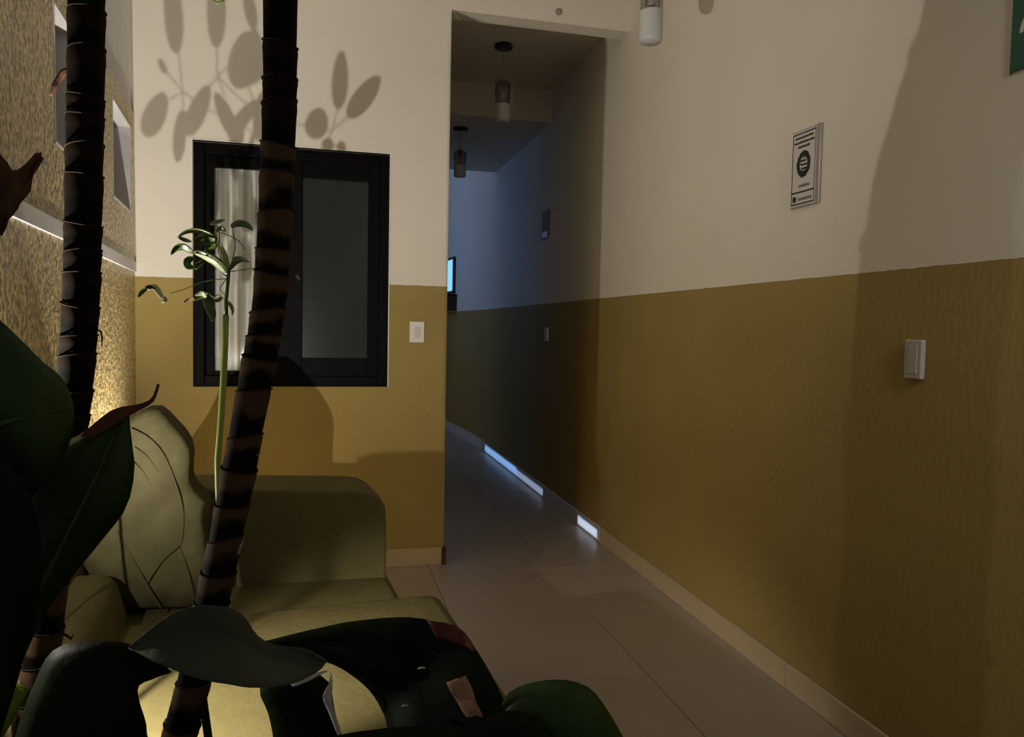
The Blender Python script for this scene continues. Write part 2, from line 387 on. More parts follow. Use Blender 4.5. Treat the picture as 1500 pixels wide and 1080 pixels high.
# ------------------------------------------------------------------ window in the back wall
rec = .034
def wx(px, py): p = at_y(px, py, BW + rec); return p[0], p[2]
win = struct(bpy.data.objects.new('window_1', None)); C.objects.link(win)
bm = bmesh.new(); f0 = BW + rec; f1 = BW + TH - .01; fw_ = .045
add_box(bm, (WX0, f0, WZ0), (WX0 + fw_, f1, WZ1), .003); add_box(bm, (WX1 - fw_, f0, WZ0), (WX1, f1, WZ1), .003)
add_box(bm, (WX0 + fw_, f0, WZ1 - .05), (WX1 - fw_, f1, WZ1), .003); add_box(bm, (WX0 + fw_, f0, WZ0), (WX1 - fw_, f1, WZ0 + .05), .003)
fr = from_bm('window_frame', bm, MT['black'], win)
bm = bmesh.new()
add_box(bm, (WX0 - .004, BW - .002, WZ1), (WX1 + .006, f0 - .001, WZ1 + .005)); add_box(bm, (WX1, BW - .002, WZ0), (WX1 + .005, f0 - .001, WZ1))
from_bm('lit_edge', bm, MT['white'], win)  # whiter top and right strips paint the lit rim of the reveal
def sash(x0, x1, y, sw, top, bot, glass, swr=None):
    bm = bmesh.new(); swr = swr or sw; z0 = WZ0 + .05; z1 = WZ1 - .05
    add_box(bm, (x0, y, z0), (x0 + sw, y + .026, z1), .003); add_box(bm, (x1 - swr, y, z0), (x1, y + .026, z1), .003)
    add_box(bm, (x0 + sw, y, z1 - top), (x1 - swr, y + .026, z1), .003); add_box(bm, (x0 + sw, y, z0), (x1 - swr, y + .026, z0 + bot), .003)
    s = from_bm('sash', bm, MT['black'], win)
    box('pane', (x0 + sw, y + .010, z0 + bot), (x1 - swr, y + .015, z1 - top), glass, s)
    return s
sash(-.553, -.27, f0 + .040, .038, .055, .022, MT['glass'], .040)
sash(-.29, .264, f0 + .006, .185, .085, .09, MT['dkglass'], .055)
# curtain behind the left sash: real pleats
bm = bmesh.new(); G = []
for i in range(71):
    x = -.59 + i * .0052; row = []
    for j in range(13):
        z = .92 + j * 1.16 / 12
        dy = .016 * math.sin(i * .62 + .5 * math.sin(j * .5)) + .008 * math.sin(i * .27 + j * .25)
        row.append(bm.verts.new((x, BW + .118 + dy, z)))
    G.append(row)
for i in range(70):
    for j in range(12): bm.faces.new((G[i][j], G[i + 1][j], G[i + 1][j + 1], G[i][j + 1]))
cu = from_bm('curtain', bm, MT['curtain'], None, True)
s = cu.modifiers.new('thickness', 'SOLIDIFY'); s.thickness = .001
tag(cu, 'white pleated curtain hanging behind the left pane of the black window', 'curtain')
# dark room behind the window
bm = bmesh.new()
add_box(bm, (-.98, BW + TH, .0), (-.94, 4.6, CZ)); add_box(bm, (.40, BW + TH, .0), (.44, 4.6, CZ)); add_box(bm, (-.98, 4.6, 0), (.44, 4.65, CZ))
add_box(bm, (-.98, BW + TH, CZ), (.44, 4.65, CZ + .05))
struct(from_bm('wall_inner_room', bm, MT['dark']))

# ------------------------------------------------------------------ switches, notice, sign
t = thing('light_switch', 'white light switch on the back wall between the black window and the doorway', 'switch', (.453, BW, 1.19))
box('plate', (.416, BW - .009, 1.142), (.49, BW, 1.247), MT['plate'], t, .003)
box('rocker', (.440, BW - .0115, 1.165), (.470, BW - .006, 1.222), MT['plate3'], t, .002)
t = thing('light_switch', 'cream switch plate on the right wall below the notice, in the dark shadow', 'switch', (RW, 1.706, 1.16))
box('plate', (RW - .016, 1.676, 1.106), (RW, 1.738, 1.213), MT['plate2'], t, .004)
box('rocker', (RW - .0175, 1.690, 1.120), (RW - .012, 1.724, 1.199), MT['plate2'], t, .002)
t = thing('light_switch', 'small pale switch far down the corridor wall, lit blue', 'switch', (RW, 5.2, 1.18))
box('plate', (RW - .012, 5.16, 1.135), (RW, 5.235, 1.235), MT['plate'], t, .003)
box('rocker', (RW - .016, 5.18, 1.155), (RW - .008, 5.215, 1.215), MT['plate2'], t, .002)
t = thing('wall_plaque', 'narrow pale plaque high on the corridor wall above the far switch', 'plaque', (RW, 5.28, 1.95))
box('plate', (RW - .01, 5.20, 1.88), (RW, 5.36, 2.08), MT['inkgrey'], t, .002)
box('strip', (RW - .012, 5.22, 1.885), (RW - .008, 5.34, 1.93), MT['plate'], t, .001)

t = thing('wall_notice', 'small framed paper notice with a round emblem on the right wall', 'notice', (RW, 2.22, 1.77))
Y0, Y1, Z0, Z1 = 2.148, 2.298, 1.648, 1.905
box('backing', (RW - .010, Y0, Z0), (RW, Y1, Z1), MT['edge'], t, .001)
card = box('card', (RW - .0125, Y0 + .018, Z0 + .004), (RW - .009, Y1 - .004, Z1 - .004), MT['paper'], t, .0005)
def ink(bm, u0, u1, v0, v1):   # u from left edge as seen (far side), v from the bottom
    ya, yb = Y1 - u0 * .13 - .004, Y1 - u1 * .13 - .004
    add_box(bm, (RW - .0132, min(ya, yb), Z0 + v0 * .257), (RW - .0122, max(ya, yb), Z0 + v1 * .257))
bm = bmesh.new()
ink(bm, .05, .98, .945, .962); ink(bm, .05, .98, .035, .052); ink(bm, .03, .055, .035, .962); ink(bm, .96, .98, .035, .962); ink(bm, .05, .98, .185, .205)
rr = random.Random(3)
for (v, a, b, hgt) in ((.885, .13, .88, .03), (.825, .10, .92, .03), (.765, .26, .74, .03)):
    u = a
    while u < b:
        l = rr.uniform(.035, .075); ink(bm, u, min(u + l, b), v, v + hgt * rr.uniform(.8, 1)); u += l + .014
ink(bm, .10, .24, .075, .145)
from_bm('printed_lines', bm, MT['ink'], card)
bm = bmesh.new(); u = .32
while u < .88:
    l = rr.uniform(.04, .07); ink(bm, u, u + l, .085, .12); u += l + .015
u = .32
while u < .70:
    l = rr.uniform(.05, .08); ink(bm, u, u + l, .255, .29); u += l + .015
from_bm('small_print', bm, MT['inkgrey'], card)['kind'] = 'stuff'
bm = bmesh.new(); cy, cz = (Y0 + Y1) / 2 + .005, Z0 + .55 * .257      # round emblem: dark ring, lighter sweep
for k in range(28):
    a0 = 2 * math.pi * k / 28; a1 = a0 + 2 * math.pi / 28 * .96
    r1 = .042 + .003 * rr.random(); r0 = .024 if k % 7 else .01
    vs = [bm.verts.new((RW - .0133, cy + r * math.cos(a) * .86, cz + r * math.sin(a))) for r, a in ((r0, a0), (r1, a0), (r1, a1), (r0, a1))]
    bm.faces.new(vs)
for k in range(3):
    zz = cz - .018 + k * .013; add_box(bm, (RW - .0134, cy - .021 + k * .004, zz), (RW - .0126, cy + .010 + k * .004, zz + .006))
from_bm('round_emblem', bm, MT['ink'], card)

t = thing('exit_sign', 'green sign with a white curved mark at the upper right edge', 'sign', (RW, 1.3, 1.95))
box('board', (RW - .006, 1.16, 1.842), (RW, 1.461, 2.045), MT['green'], t, .001)
box('border', (RW - .003, 1.461, 1.838), (RW, 1.4645, 2.045), MT['edge'], t)
pts = []
for k in range(9):
    a = math.pi * (1.0 - .5 * k / 8); pts.append((RW - .007, 1.405 - .036 * -math.cos(a) * -1 - 0, 1.94 + .045 * math.sin(a)))
bm = bmesh.new(); prev = None
for k in range(13):
    a = math.radians(180 - k * 12)
    o_, i_ = .052, .040
    p = [Vector((RW - .0068, 1.395 - o_ * math.cos(a) * .85, 1.925 + o_ * math.sin(a))), Vector((RW - .0068, 1.395 - i_ * math.cos(a) * .85, 1.925 + i_ * math.sin(a)))]
    cur = [bm.verts.new(q) for q in p]
    if prev: bm.faces.new((prev[0], cur[0], cur[1], prev[1]))
    prev = cur
from_bm('white_mark', bm, MT['white'], t)

# ------------------------------------------------------------------ pendants
def pendant(x, y, zc, ztop, zbot, r, label, group='glass cylinder pendants'):
    t = thing('pendant_lamp', label, 'lamp', (x, y, zc), group)
    lathe('ceiling_rose', (x, y, zc), [(0, -.022), (r * 1.15, -.022), (r * 1.2, -.012), (r * 1.2, 0), (0, 0)], MT['metal'], t)
    tube('cord', [(x, y, zc - .02), (x, y, (zc + ztop) / 2), (x, y, ztop)], .0025, MT['edge'], t, 6)
    lathe('cap', (x, y, ztop), [(0, .0), (r * .5, .0), (r * .5, -.03), (0, -.03)], MT['edge'], t)
    lathe('glass_cylinder', (x, y, 0), [(0.0, ztop - .012), (r, ztop - .012), (r, zbot + (ztop - zbot) * .42), (r - .003, zbot + (ztop - zbot) * .42), (r - .003, ztop - .016), (0, ztop - .016)], MT['pglass'], t)
    lathe('frosted_glass', (x, y, 0), [(r, zbot + (ztop - zbot) * .42), (r * 1.0, zbot + .012), (r * .92, zbot), (0, zbot), (0, zbot + .004), (r - .004, zbot + .014), (r - .004, zbot + (ztop - zbot) * .42)], MT['frost'], t)
    lathe('lamp_core', (x, y, 0), [(0, ztop - .03), (r * .35, ztop - .03), (r * .35, zbot + (ztop - zbot) * .45), (0, zbot + (ztop - zbot) * .44)], MT['bulb'], t)
    for k in range(6):
        a = 2 * math.pi * k / 6 + .3; h = zbot + (ztop - zbot) * (.40 + .12 * (k % 3)); rr_ = r + .0012
        p0 = Vector((x + rr_ * math.cos(a), y + rr_ * math.sin(a), ztop - .014)); a2 = a + .35
        p1 = Vector((x + rr_ * math.cos(a2), y + rr_ * math.sin(a2), h))
        tube('etched_streak', [p0, (p0 + p1) / 2 + Vector((math.cos(a + .17), math.sin(a + .17), 0)) * .001, p1], [.005, .0035, .001], MT['inkgrey'], t, 5)
    return t
pn = at_y(953, 62, 2.65)
pendant(float(pn[0]), 2.65, CZ, 2.56, float(pn[2]), .043, 'glass cylinder pendant hanging in front of the right wall at the top')
pendant(1.03, 4.47, 2.915, 2.705, 2.462, .045, 'glass cylinder pendant just inside the doorway of the corridor')
pendant(.965, 5.55, 2.69, 2.53, 2.335, .045, 'glass cylinder pendant deeper in the corridor, half behind the door jamb')
hk = at_y(818, 18, BW)
t = tag(lathe('wall_hook', (0, 0, 0), [(0, 0), (.016, 0), (.018, .006), (.01, .018), (0, .018)], MT['edge']), 'tiny round fixture on the lintel above the doorway', 'hook')
t.location = Vector([float(c) for c in hk]); t.rotation_euler = (math.pi / 2, 0, 0)
t.location.y = BW

# ------------------------------------------------------------------ far corridor: lit window and box under it
def bx_(Y): return RW - (Y - 7.35) * (.20 / 2.85)
wf = struct(prism('window_4', [(bx_(8.62), 8.62, 1.62), (bx_(8.98), 8.98, 1.62), (bx_(8.98) - .03, 8.98, 1.62), (bx_(8.62) - .03, 8.62, 1.62)], (0, 0, .42), MT['metal']))
prism('pane', [(bx_(8.66) - .02, 8.66, 1.65), (bx_(8.94) - .02, 8.94, 1.65), (bx_(8.94) - .035, 8.94, 1.65), (bx_(8.66) - .035, 8.66, 1.65)], (0, 0, .36), MT['bluepane'], wf)
t = thing('wall_box', 'small dark box mounted under the lit window at the corridor end', 'box', (bx_(8.7) - .05, 8.75, 1.42))
prism('body', [(bx_(8.55), 8.55, 1.42), (bx_(9.0), 9.0, 1.42), (bx_(9.0) - .12, 9.0, 1.42), (bx_(8.55) - .12, 8.55, 1.42)], (0, 0, .17), MT['metal'], t, .004)
prism('lid', [(bx_(8.54), 8.54, 1.59), (bx_(9.01), 9.01, 1.59), (bx_(9.01) - .13, 9.01, 1.59), (bx_(8.54) - .13, 8.54, 1.59)], (0, 0, .015), MT['black'], t, .003)

# ================================================================== sofa (parallel to the left wall)
sofa = thing('sofa', 'olive green upholstered sofa standing along the textured left wall', 'sofa', (-.3, 1.9, 0))
def S(t_, Y, z): return Vector((lx(Y), Y, 0)) * 1 + out * t_ + Vector((0, 0, z))
def puff(name, t0, t1, Y0_, Y1_, z0, z1, m, bev=.035, crown=.0, n=6):
    bm = bmesh.new(); add_box(bm, (t0, Y0_, z0), (t1, Y1_, z1), bev, 4)
    bmesh.ops.subdivide_edges(bm, edges=[e for e in bm.edges if e.calc_length() > .12], cuts=n, use_grid_fill=True)
    for v in bm.verts:
        u = (v.co.x - t0) / (t1 - t0); q = (v.co.y - Y0_) / (Y1_ - Y0_)
        if v.co.z > (z0 + z1) / 2: v.co.z += crown * 16 * u * (1 - u) * q * (1 - q)
        v.co = S(v.co.x, v.co.y, v.co.z)
    return from_bm(name, bm, m, sofa, True)
puff('frame', .04, .90, 1.33, 2.60, .05, .26, MT['sofa'], .02)
puff('back_panel', .02, .085, 1.33, 2.60, .20, .60, MT['sofa'], .02)
for (a, b) in ((.1, 1.4), (.84, 1.4), (.1, 2.53), (.84, 2.53)):
    p = S(a, b, 0); lathe('leg', (p.x, p.y, 0), [(0, 0), (.02, 0), (.028, .06), (0, .06)], MT['metal'], sofa, 12)
puff('seat_cushion', .16, .925, 2.00, 2.372, .25, .425, MT['sofa'], .03, .0)
puff('seat_cushion', .16, 1.025, 1.33, 2.04, .24, .455, MT['sofa'], .04, .008)
# far arm: rounded outer top corner
bm = bmesh.new()
ax = []
for (px, py) in ((565, 900), (567, 800), (567, 760), (565, 742), (556, 728), (540, 720), (520, 718), (430, 717.5), (350, 717), (290, 717)):
    p = at_y(px, py, 2.37); ax.append((float(p[0]), float(p[2])))
ax[0] = (ax[0][0], .10); ax.append((-.70, ax[-1][1] - .01)); ax.append((-.70, .10))
ys_ = [2.37, 2.372, 2.385, 2.60, 2.615, 2.618]; sh = [.012, .004, 0, 0, .004, .012]; R_ = []
cx = sum(a[0] for a in ax) / len(ax); 
for Yv, s_ in zip(ys_, sh):
    R_.append([bm.verts.new((x - (s_ if x > 0 else 0) - .13 * (Yv - 2.37) * (1 if x > -.3 else 0), Yv, z - (s_ if z > .5 else 0))) for x, z in ax])
for r0, r1 in zip(R_, R_[1:]):
    for j in range(len(ax)): bm.faces.new((r0[j], r0[(j + 1) % len(ax)], r1[(j + 1) % len(ax)], r1[j]))
bm.faces.new(R_[0]); bm.faces.new(R_[-1][::-1]); bmesh.ops.recalc_face_normals(bm, faces=bm.faces)
arm = from_bm('arm', bm, MT['sofa'], sofa)
bm_ = arm.modifiers.new('bevel', 'BEVEL'); bm_.width = .006; bm_.segments = 2; bm_.limit_method = 'ANGLE'; bm_.angle_limit = math.radians(40)
# far back cushion: puffy end profile swept along the sofa
def profile_cushion(name, prof, Y0_, Y1_, m, bulge=.02, rows=9, drift=-.10, quilts=()):
    bm = bmesh.new(); P = catmull(prof + [prof[0]], 48)[:-1]
    P3 = [at_y(p[0], p[1], Y0_) for p in P]; c = sum(P3) / len(P3); rings = []
    for i in range(rows):
        q = i / (rows - 1); Y = Y0_ + (Y1_ - Y0_) * q
        e = min(1, (1 - (2 * abs(q - .5)) ** 6)); s = .93 + .07 * e
        ring = []
        for k_, p in enumerate(P3):
            d = (p - c); d[1] = 0
            v = c + d * s; x = v[0] + drift * (Y - Y0_); z = v[2]
            x += .008 * math.sin(z * 38) * 1.0; 
            ring.append(bm.verts.new((x, Y, z)))
        rings.append(ring)
    n = len(P3)
    for r0, r1 in zip(rings, rings[1:]):
        for j in range(n): bm.faces.new((r0[j], r0[(j + 1) % n], r1[(j + 1) % n], r1[j]))
    for r_, yy, sg in ((rings[0], Y0_, -1), (rings[-1], Y1_, 1)):
        inner = []
        prev = r_
        for s in (.8, .5, .2):
            cur = [bm.verts.new((c[0] + (v.co.x - c[0]) * s + (0), yy + sg * bulge * (1 - s * s) , c[2] + (v.co.z - c[2]) * s)) for v in r_]
            for j in range(n): bm.faces.new((prev[j], prev[(j + 1) % n], cur[(j + 1) % n], cur[j]))
            prev = cur
        bm.faces.new(prev)
    bmesh.ops.recalc_face_normals(bm, faces=bm.faces)
    return from_bm(name, bm, m, sofa, True)
bc = profile_cushion('back_cushion', [(112, 828), (120, 760), (140, 690), (165, 645), (190, 618), (215, 602), (235, 603), (252, 618), (268, 640), (279, 680), (286, 717), (300, 742), (306, 780), (304, 830), (296, 890), (240, 897), (152, 897), (130, 862)], 2.17, 2.368, MT['sofa2'], .03)
# piping seams on the cushion end
def seam(pts, Y, r=.0035, mm='sofa2'):
    P = [at_y(p[0], p[1], Y) for p in catmull(pts, 18)]
    tube('piping', P, r, MT[mm], bc, 6)
seam([(190, 628), (215, 640), (238, 664), (256, 705), (268, 750), (266, 790), (258, 815)], 2.152, .0026)
seam([(172, 778), (190, 812), (214, 855), (236, 893)], 2.143, .0026)
seam([(196, 655), (214, 668), (232, 692)], 2.150, .0016); seam([(190, 672), (208, 690), (222, 712)], 2.146, .0016)
seam([(214, 855), (238, 822), (262, 800)], 2.140, .002); seam([(262, 800), (276, 840), (284, 885)], 2.150, .002)
# nearer back cushion, reclined
bm = bmesh.new(); add_box(bm, (.075, 1.36, .42), (.195, 2.10, .575), .04, 4)
bmesh.ops.subdivide_edges(bm, edges=[e for e in bm.edges if e.calc_length() > .12], cuts=5, use_grid_fill=True)
for v in bm.verts: v.co = S(v.co.x - (v.co.z - .45) * .25 + .01, v.co.y, v.co.z)
from_bm('back_cushion', bm, MT['sofa'], sofa, True)

# ================================================================== planter and plants
pl = thing('planter', 'low masonry planter bed holding the foreground plants', 'planter', (-.2, .85, 0))
bm = bmesh.new()
add_box(bm, (-1.2, .50, 0), (.85, .56, .32)); add_box(bm, (-1.2, 1.24, 0), (.85, 1.30, .32)); add_box(bm, (-1.2, .56, 0), (-1.14, 1.24, .32)); add_box(bm, (.79, .56, 0), (.85, 1.24, .32))
from_bm('wall', bm, MT['planter'], pl)
bm = bmesh.new(); bmesh.ops.create_grid(bm, x_segments=40, y_segments=16, size=1)
for v in bm.verts:
    v.co = Vector((-.175 + v.co.x * .965, .90 + v.co.y * .34, .27 + .02 * noise.noise(v.co * 4)))
from_bm('soil', bm, MT['soil'], pl)['kind'] = 'stuff'

def trunk(label, cl, seams, D, pxw, mats, ground, lean=None):
    """cane trunk: centre line (px,py) at distance D, internodes between the seam heights"""
    if lean is None: lean = lambda py: 0.0
    cl3 = [at_d(px, py, D + lean(py)) for px, py in cl]; zs = [p[2] for p in cl3]
    def centre(z):
        for a, b in zip(cl3, cl3[1:]):
            if min(a[2], b[2]) <= z <= max(a[2], b[2]):
                u = (z - a[2]) / (b[2] - a[2]); return a + (b - a) * u
        a, b = (cl3[0], cl3[1]) if z > cl3[0][2] else (cl3[-1], cl3[-2])
        u = (z - a[2]) / (b[2] - a[2]); return a + (b - a) * u
    R0 = pxw / 2 / F * D
    t = thing('cane_plant', label, 'plant', tuple(float(c) for c in centre(ground)))
    hs = [centre(at_d(cl[0][0], s_, D)[2])[2] for s_ in seams]
    zz = [ground - .02] + sorted(hs)
    # continue regular internodes below the lowest seam down to the soil
    low = zz[1]; extra = []
    while low - .055 > ground: low -= .055; extra.append(low)
    zz = [ground - .02] + sorted(extra + hs)
    n = 20; rnd = random.Random(len(label))
    for q, (za, zb) in enumerate(zip(zz, zz[1:])):
        bm = bmesh.new(); uvl = bm.loops.layers.uv.new('UVMap'); rings = []
        ta, tb = (rnd.uniform(-.35, .35) if q else 0), 0
        tilt0 = .22 * math.sin(q * 1.9); tilt1 = .22 * math.sin((q + 1) * 1.9); m_ = 5; ph = .6
        prof = [.955, .975, .985, 1.0, 1.035, 1.0]
        for i in range(6):
            u = i / 5 if i < 5 else 1.0
            z = za + (zb - za) * min(1, u); c_ = centre(z)
            row = []
            for j in range(n):
                a = 2 * math.pi * j / n; tl = (tilt0 * (1 - u) + tilt1 * u)
                r_ = R0 * prof[i] * (1 + .02 * math.sin(3 * a + q))
                row.append(bm.verts.new((c_[0] + r_ * math.cos(a), c_[1] + r_ * math.sin(a), z + r_ * math.cos(a + ph) * tl)))
            rings.append((row, u))
        for (r0, u0), (r1, u1) in zip(rings, rings[1:]):
            for j in range(n):
                f = bm.faces.new((r0[j], r0[(j + 1) % n], r1[(j + 1) % n], r1[j])); f.smooth = True
                for lp, (jj, uu) in zip(f.loops, ((j, u0), (j + 1, u0), (j + 1, u1), (j, u1))): lp[uvl].uv = (jj / n, uu)
        seg = from_bm('cane_segment', bm, mats(zb), t)
        c_ = centre(zb); ring = []
        for j in range(n + 1):
            a = 2 * math.pi * j / n; r_ = R0 * 1.035
            ring.append((c_[0] + r_ * math.cos(a), c_[1] + r_ * math.sin(a), zb + r_ * math.cos(a + ph) * tilt1))
        tube('leaf_scar', ring, .0011, MT['scar'], seg, 5)
    return t, centre, R0
zcut = 1.33
t1, c1, R1 = trunk('left ringed cane trunk, blackish, in front of the textured wall',
    [(130, -60), (127, 0), (125, 150), (123, 300), (119, 420), (116, 480), (112, 540), (106, 590), (100, 640), (95, 680), (88, 730), (77, 820), (66, 920), (55, 1020), (40, 1150)],
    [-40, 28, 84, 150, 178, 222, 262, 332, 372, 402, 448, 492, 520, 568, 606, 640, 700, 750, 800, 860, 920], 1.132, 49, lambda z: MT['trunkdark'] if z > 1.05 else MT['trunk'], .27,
    lambda py: -.028 * min(1, max(0, (690 - py) / 90)))
t2, c2, R2 = trunk('right ringed cane trunk curving in front of the black window',
    [(412, -60), (411, 0), (410, 120), (407, 230), (403, 330), (396, 430), (382, 520), (367, 600), (352, 680), (336, 760), (320, 840), (302, 920), (284, 1000), (262, 1080), (240, 1160)],
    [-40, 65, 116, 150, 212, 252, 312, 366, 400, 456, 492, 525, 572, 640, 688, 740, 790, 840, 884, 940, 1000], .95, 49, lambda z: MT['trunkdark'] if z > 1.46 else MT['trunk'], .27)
def scrap(pts, m, parent, D, r=.001, nm='aerial_root'):
    tube(nm, [at_d(p[0], p[1], D) for p in pts], [r] * (len(pts) - 1) + [r * .3], m, parent, 5)
scrap([(140, 482), (148, 486), (150, 496), (149, 508)], MT['twig'], t1, 1.13, .0015)
scrap([(150, 92), (154, 97), (151, 108), (147, 116)], MT['brown'], t1, 1.13, .0025)
scrap([(375, 668), (385, 663), (396, 664)], MT['root'], t2, .93, .0006)
scrap([(349, 812), (353, 800), (357, 791)], MT['root'], t2, .93, .0014)
scrap([(434, 404), (438, 409), (436, 412)], MT['root'], t2, .93, .002)
scrap([(82, 925), (96, 930), (104, 936), (108, 928)], MT['twig'], t1, 1.13, .002)
leaf('bract', [(103, 98, 1.17), (88, 104, 1.17), (78, 120, 1.17), (72, 140, 1.17)], [(103, 106, 1.17), (94, 114, 1.17), (84, 128, 1.17), (76, 141, 1.17)], MT['brown'], t1, 10, 4, .003)
scrap([(312, 0), (318, 5), (327, 1), (334, -8)], MT['stem'], t2, 1.0, .0013)

# --- broad leaves, left cluster
bl = thing('broadleaf_plant', 'dark green broad-leaved plant filling the lower left, one leaf with a red withered tip', 'plant', (-.55, .62, .27))
d = .80
leaf('leaf', [(-130, 560, d), (-60, 440, d), (0, 470, d), (30, 497, d), (62, 530, d), (92, 556, d + .02), (107, 590, d + .03)],
     [(-130, 700, d), (-60, 760, d), (0, 770, d), (40, 735, d), (80, 690, d), (104, 640, d + .02), (109, 600, d + .03)], MT['leaf'], bl, arch=.03, seed=1)
d = .86
leaf('leaf', [(-120, 1000, d), (-60, 860, d), (10, 740, d), (60, 670, d), (112, 640, d), (145, 618, d + .01), (168, 604, d + .02), (186, 602, d + .02)],
     [(-60, 1160, d), (2, 1045, d), (30, 975, d), (62, 905, d), (100, 852, d), (150, 790, d), (184, 745, d), (197, 690, d + .01), (193, 645, d + .02), (188, 605, d + .02)], MT['leaf'], bl, arch=.03, fold=.012, seed=2)
tip = leaf('leaf', [(118, 640, d - .012), (150, 610, d), (175, 597, d + .01), (205, 592, d + .02), (222, 583, d + .02), (231, 562, d + .03)],
     [(135, 640, d - .012), (165, 625, d), (184, 612, d + .01), (207, 600, d + .02), (226, 587, d + .02), (233, 564, d + .03)], MT['redtip'], bl, 16, 5, .004, .001)
tip.name = 'leaf_tip'; tip['label'] = 'reddish brown curled withered tip'
leaf('leaf', [(-120, 620, .75), (-90, 700, .75), (-50, 800, .76), (-30, 900, .78), (-20, 1010, .80), (-30, 1110, .8)],
     [(-60, 600, .75), (0, 660, .75), (50, 740, .76), (62, 830, .78), (45, 930, .80), (0, 1080, .8)], MT['leafdark'], bl, arch=.03, seed=3)
leaf('leaf', [(-40, 1010, 1.05), (0, 992, 1.05), (20, 996, 1.05), (38, 1008, 1.05)], [(-40, 1110, 1.05), (0, 1085, 1.05), (25, 1045, 1.05), (40, 1012, 1.05)], MT['leafbright'], bl, 12, 6, .01)
for a, b in (((-130, 620, .8), (-.55, .62, .27)), ((-90, 1060, .86), (-.52, .66, .27)), ((-60, 1100, .8), (-.5, .6, .27)), ((-60, 1060, 1.05), (-.6, .8, .27))):
    p0 = at_d(*a); p1 = np.array(b); mid = (p0 + p1) / 2 + np.array([-.08, 0, .0])
    tube('petiole', catmull([p0, mid, p1], 8), .006, MT['leafdark'], bl, 8)

# pale midribs of the two big blades
for pts in (((-60, 640, .775), (0, 622, .772), (50, 608, .78), (100, 598, .81)), ((-20, 1020, .825), (50, 880, .822), (95, 790, .822), (140, 700, .83), (172, 625, .86))):
    tube('midrib', [at_d(*q_) for q_ in catmull(pts, 12)], [.0026] * 6 + [.002, .0016, .0012, .001, .0008, .0005], MT['leafmid'], bl, 6)

# --- broad leaves along the bottom
bb = thing('broadleaf_plant', 'drooping dark leaves along the bottom before the sofa seat, one with tan dead patches', 'plant', (.02, .72, .27))
d = .92
leaf('leaf', [(0, 1180, d), (22, 1080, d), (48, 1005, d), (76, 955, d), (125, 939, d), (185, 943, d), (222, 962, d), (250, 985, d)],
     [(280, 1180, d), (222, 1092, d), (214, 1060, d), (202, 1018, d), (206, 1002, d), (220, 996, d), (236, 990, d), (250, 986, d)], MT['leafdark'], bb, arch=.02, seed=4)
d = .90
leaf('leaf', [(188, 948, d), (222, 920, d), (252, 899, d), (290, 888, d), (330, 889, d), (358, 903, d + .02), (376, 930, d + .03), (400, 944, d + .03), (445, 951, d + .02), (478, 967, d)],
     [(189, 950, d), (225, 969, d - .02), (262, 985, d - .03), (300, 997, d - .03), (345, 1005, d - .03), (385, 1007, d - .03), (425, 1003, d - .02), (455, 990, d), (472, 978, d), (479, 968, d)], MT['leafgrey'], bb, arch=-.02, fold=.01, seed=5)
d = 1.0
leafE = leaf('leaf', [(380, 942, d), (450, 924, d), (530, 909, d), (600, 904, d), (640, 911, d), (672, 920, d), (700, 955, d - .02), (728, 1005, d - .04), (752, 1060, d - .06), (775, 1130, d - .08)],
     [(382, 951, d), (430, 960, d), (480, 971, d), (515, 988, d), (540, 1010, d), (556, 1035, d), (566, 1058, d - .02), (570, 1085, d - .04), (580, 1110, d - .06), (600, 1160, d - .08)], MT['leafdark'], bb, n=32, arch=.015, fold=.008, seed=6)
q = leaf('dead_patch', [(625, 908, d - .012), (655, 914, d - .014), (680, 926, d - .016), (697, 952, d - .03)], [(640, 936, d - .016), (660, 940, d - .018), (678, 946, d - .02), (695, 956, d - .03)], MT['redtip'], bb, 10, 5, .004)
q['label'] = 'reddish brown withered patch'
q = leaf('dead_patch', [(654, 1000, d - .05), (664, 1020, d - .05), (676, 1040, d - .055), (690, 1060, d - .06)], [(682, 990, d - .05), (692, 1010, d - .05), (698, 1030, d - .055), (708, 1050, d - .06)], MT['tan'], bb, 10, 5, .003)
q['label'] = 'tan dead patch'
for (px, py, r) in ((618, 980, .006), (594, 1035, .006)):
    p = at_d(px, py, d - .05); tube('water_spot', [p, p + np.array([0, .001, .002])], [r, r * .6], MT['plate2'] if py < 1000 else MT['edge'], bb, 8)
d = 1.02
leaf('leaf', [(340, 1200, d), (395, 1130, d), (402, 1090, d), (393, 1045, d), (380, 1012, d), (392, 1000, d)],
     [(520, 1200, d), (508, 1130, d), (500, 1085, d), (490, 1040, d), (482, 1000, d), (460, 985, d)], MT['leafdark'], bb, 18, 8, .012, .008, seed=7)
q = leaf('leaf_glint', [(424, 1001, d - .02), (450, 990, d - .02), (480, 983, d - .015), (482, 1000, d - .02), (473, 1022, d - .02), (484, 1050, d - .02), (498, 1082, d - .02)],
     [(430, 1006, d - .02), (455, 997, d - .02), (482, 984, d - .015), (487, 1002, d - .02), (486, 1025, d - .02), (492, 1050, d - .02), (501, 1080, d - .02)], MT['plate'], bb, 18, 4, .003)  # pale strip painted for the light glint on this leaf's edge
q['label'] = 'pale strip painting the glint along the rolled leaf edge'
d = .95
leaf('leaf', [(700, 1120, d), (735, 1030, d), (765, 1005, d), (800, 997, d), (838, 998, d), (868, 1012, d), (892, 1045, d), (915, 1085, d), (945, 1140, d)],
     [(720, 1180, d), (750, 1150, d), (780, 1150, d), (800, 1155, d), (820, 1160, d), (850, 1165, d), (880, 1170, d), (910, 1175, d), (940, 1180, d)], MT['leaf'], bb, arch=.03, seed=8)
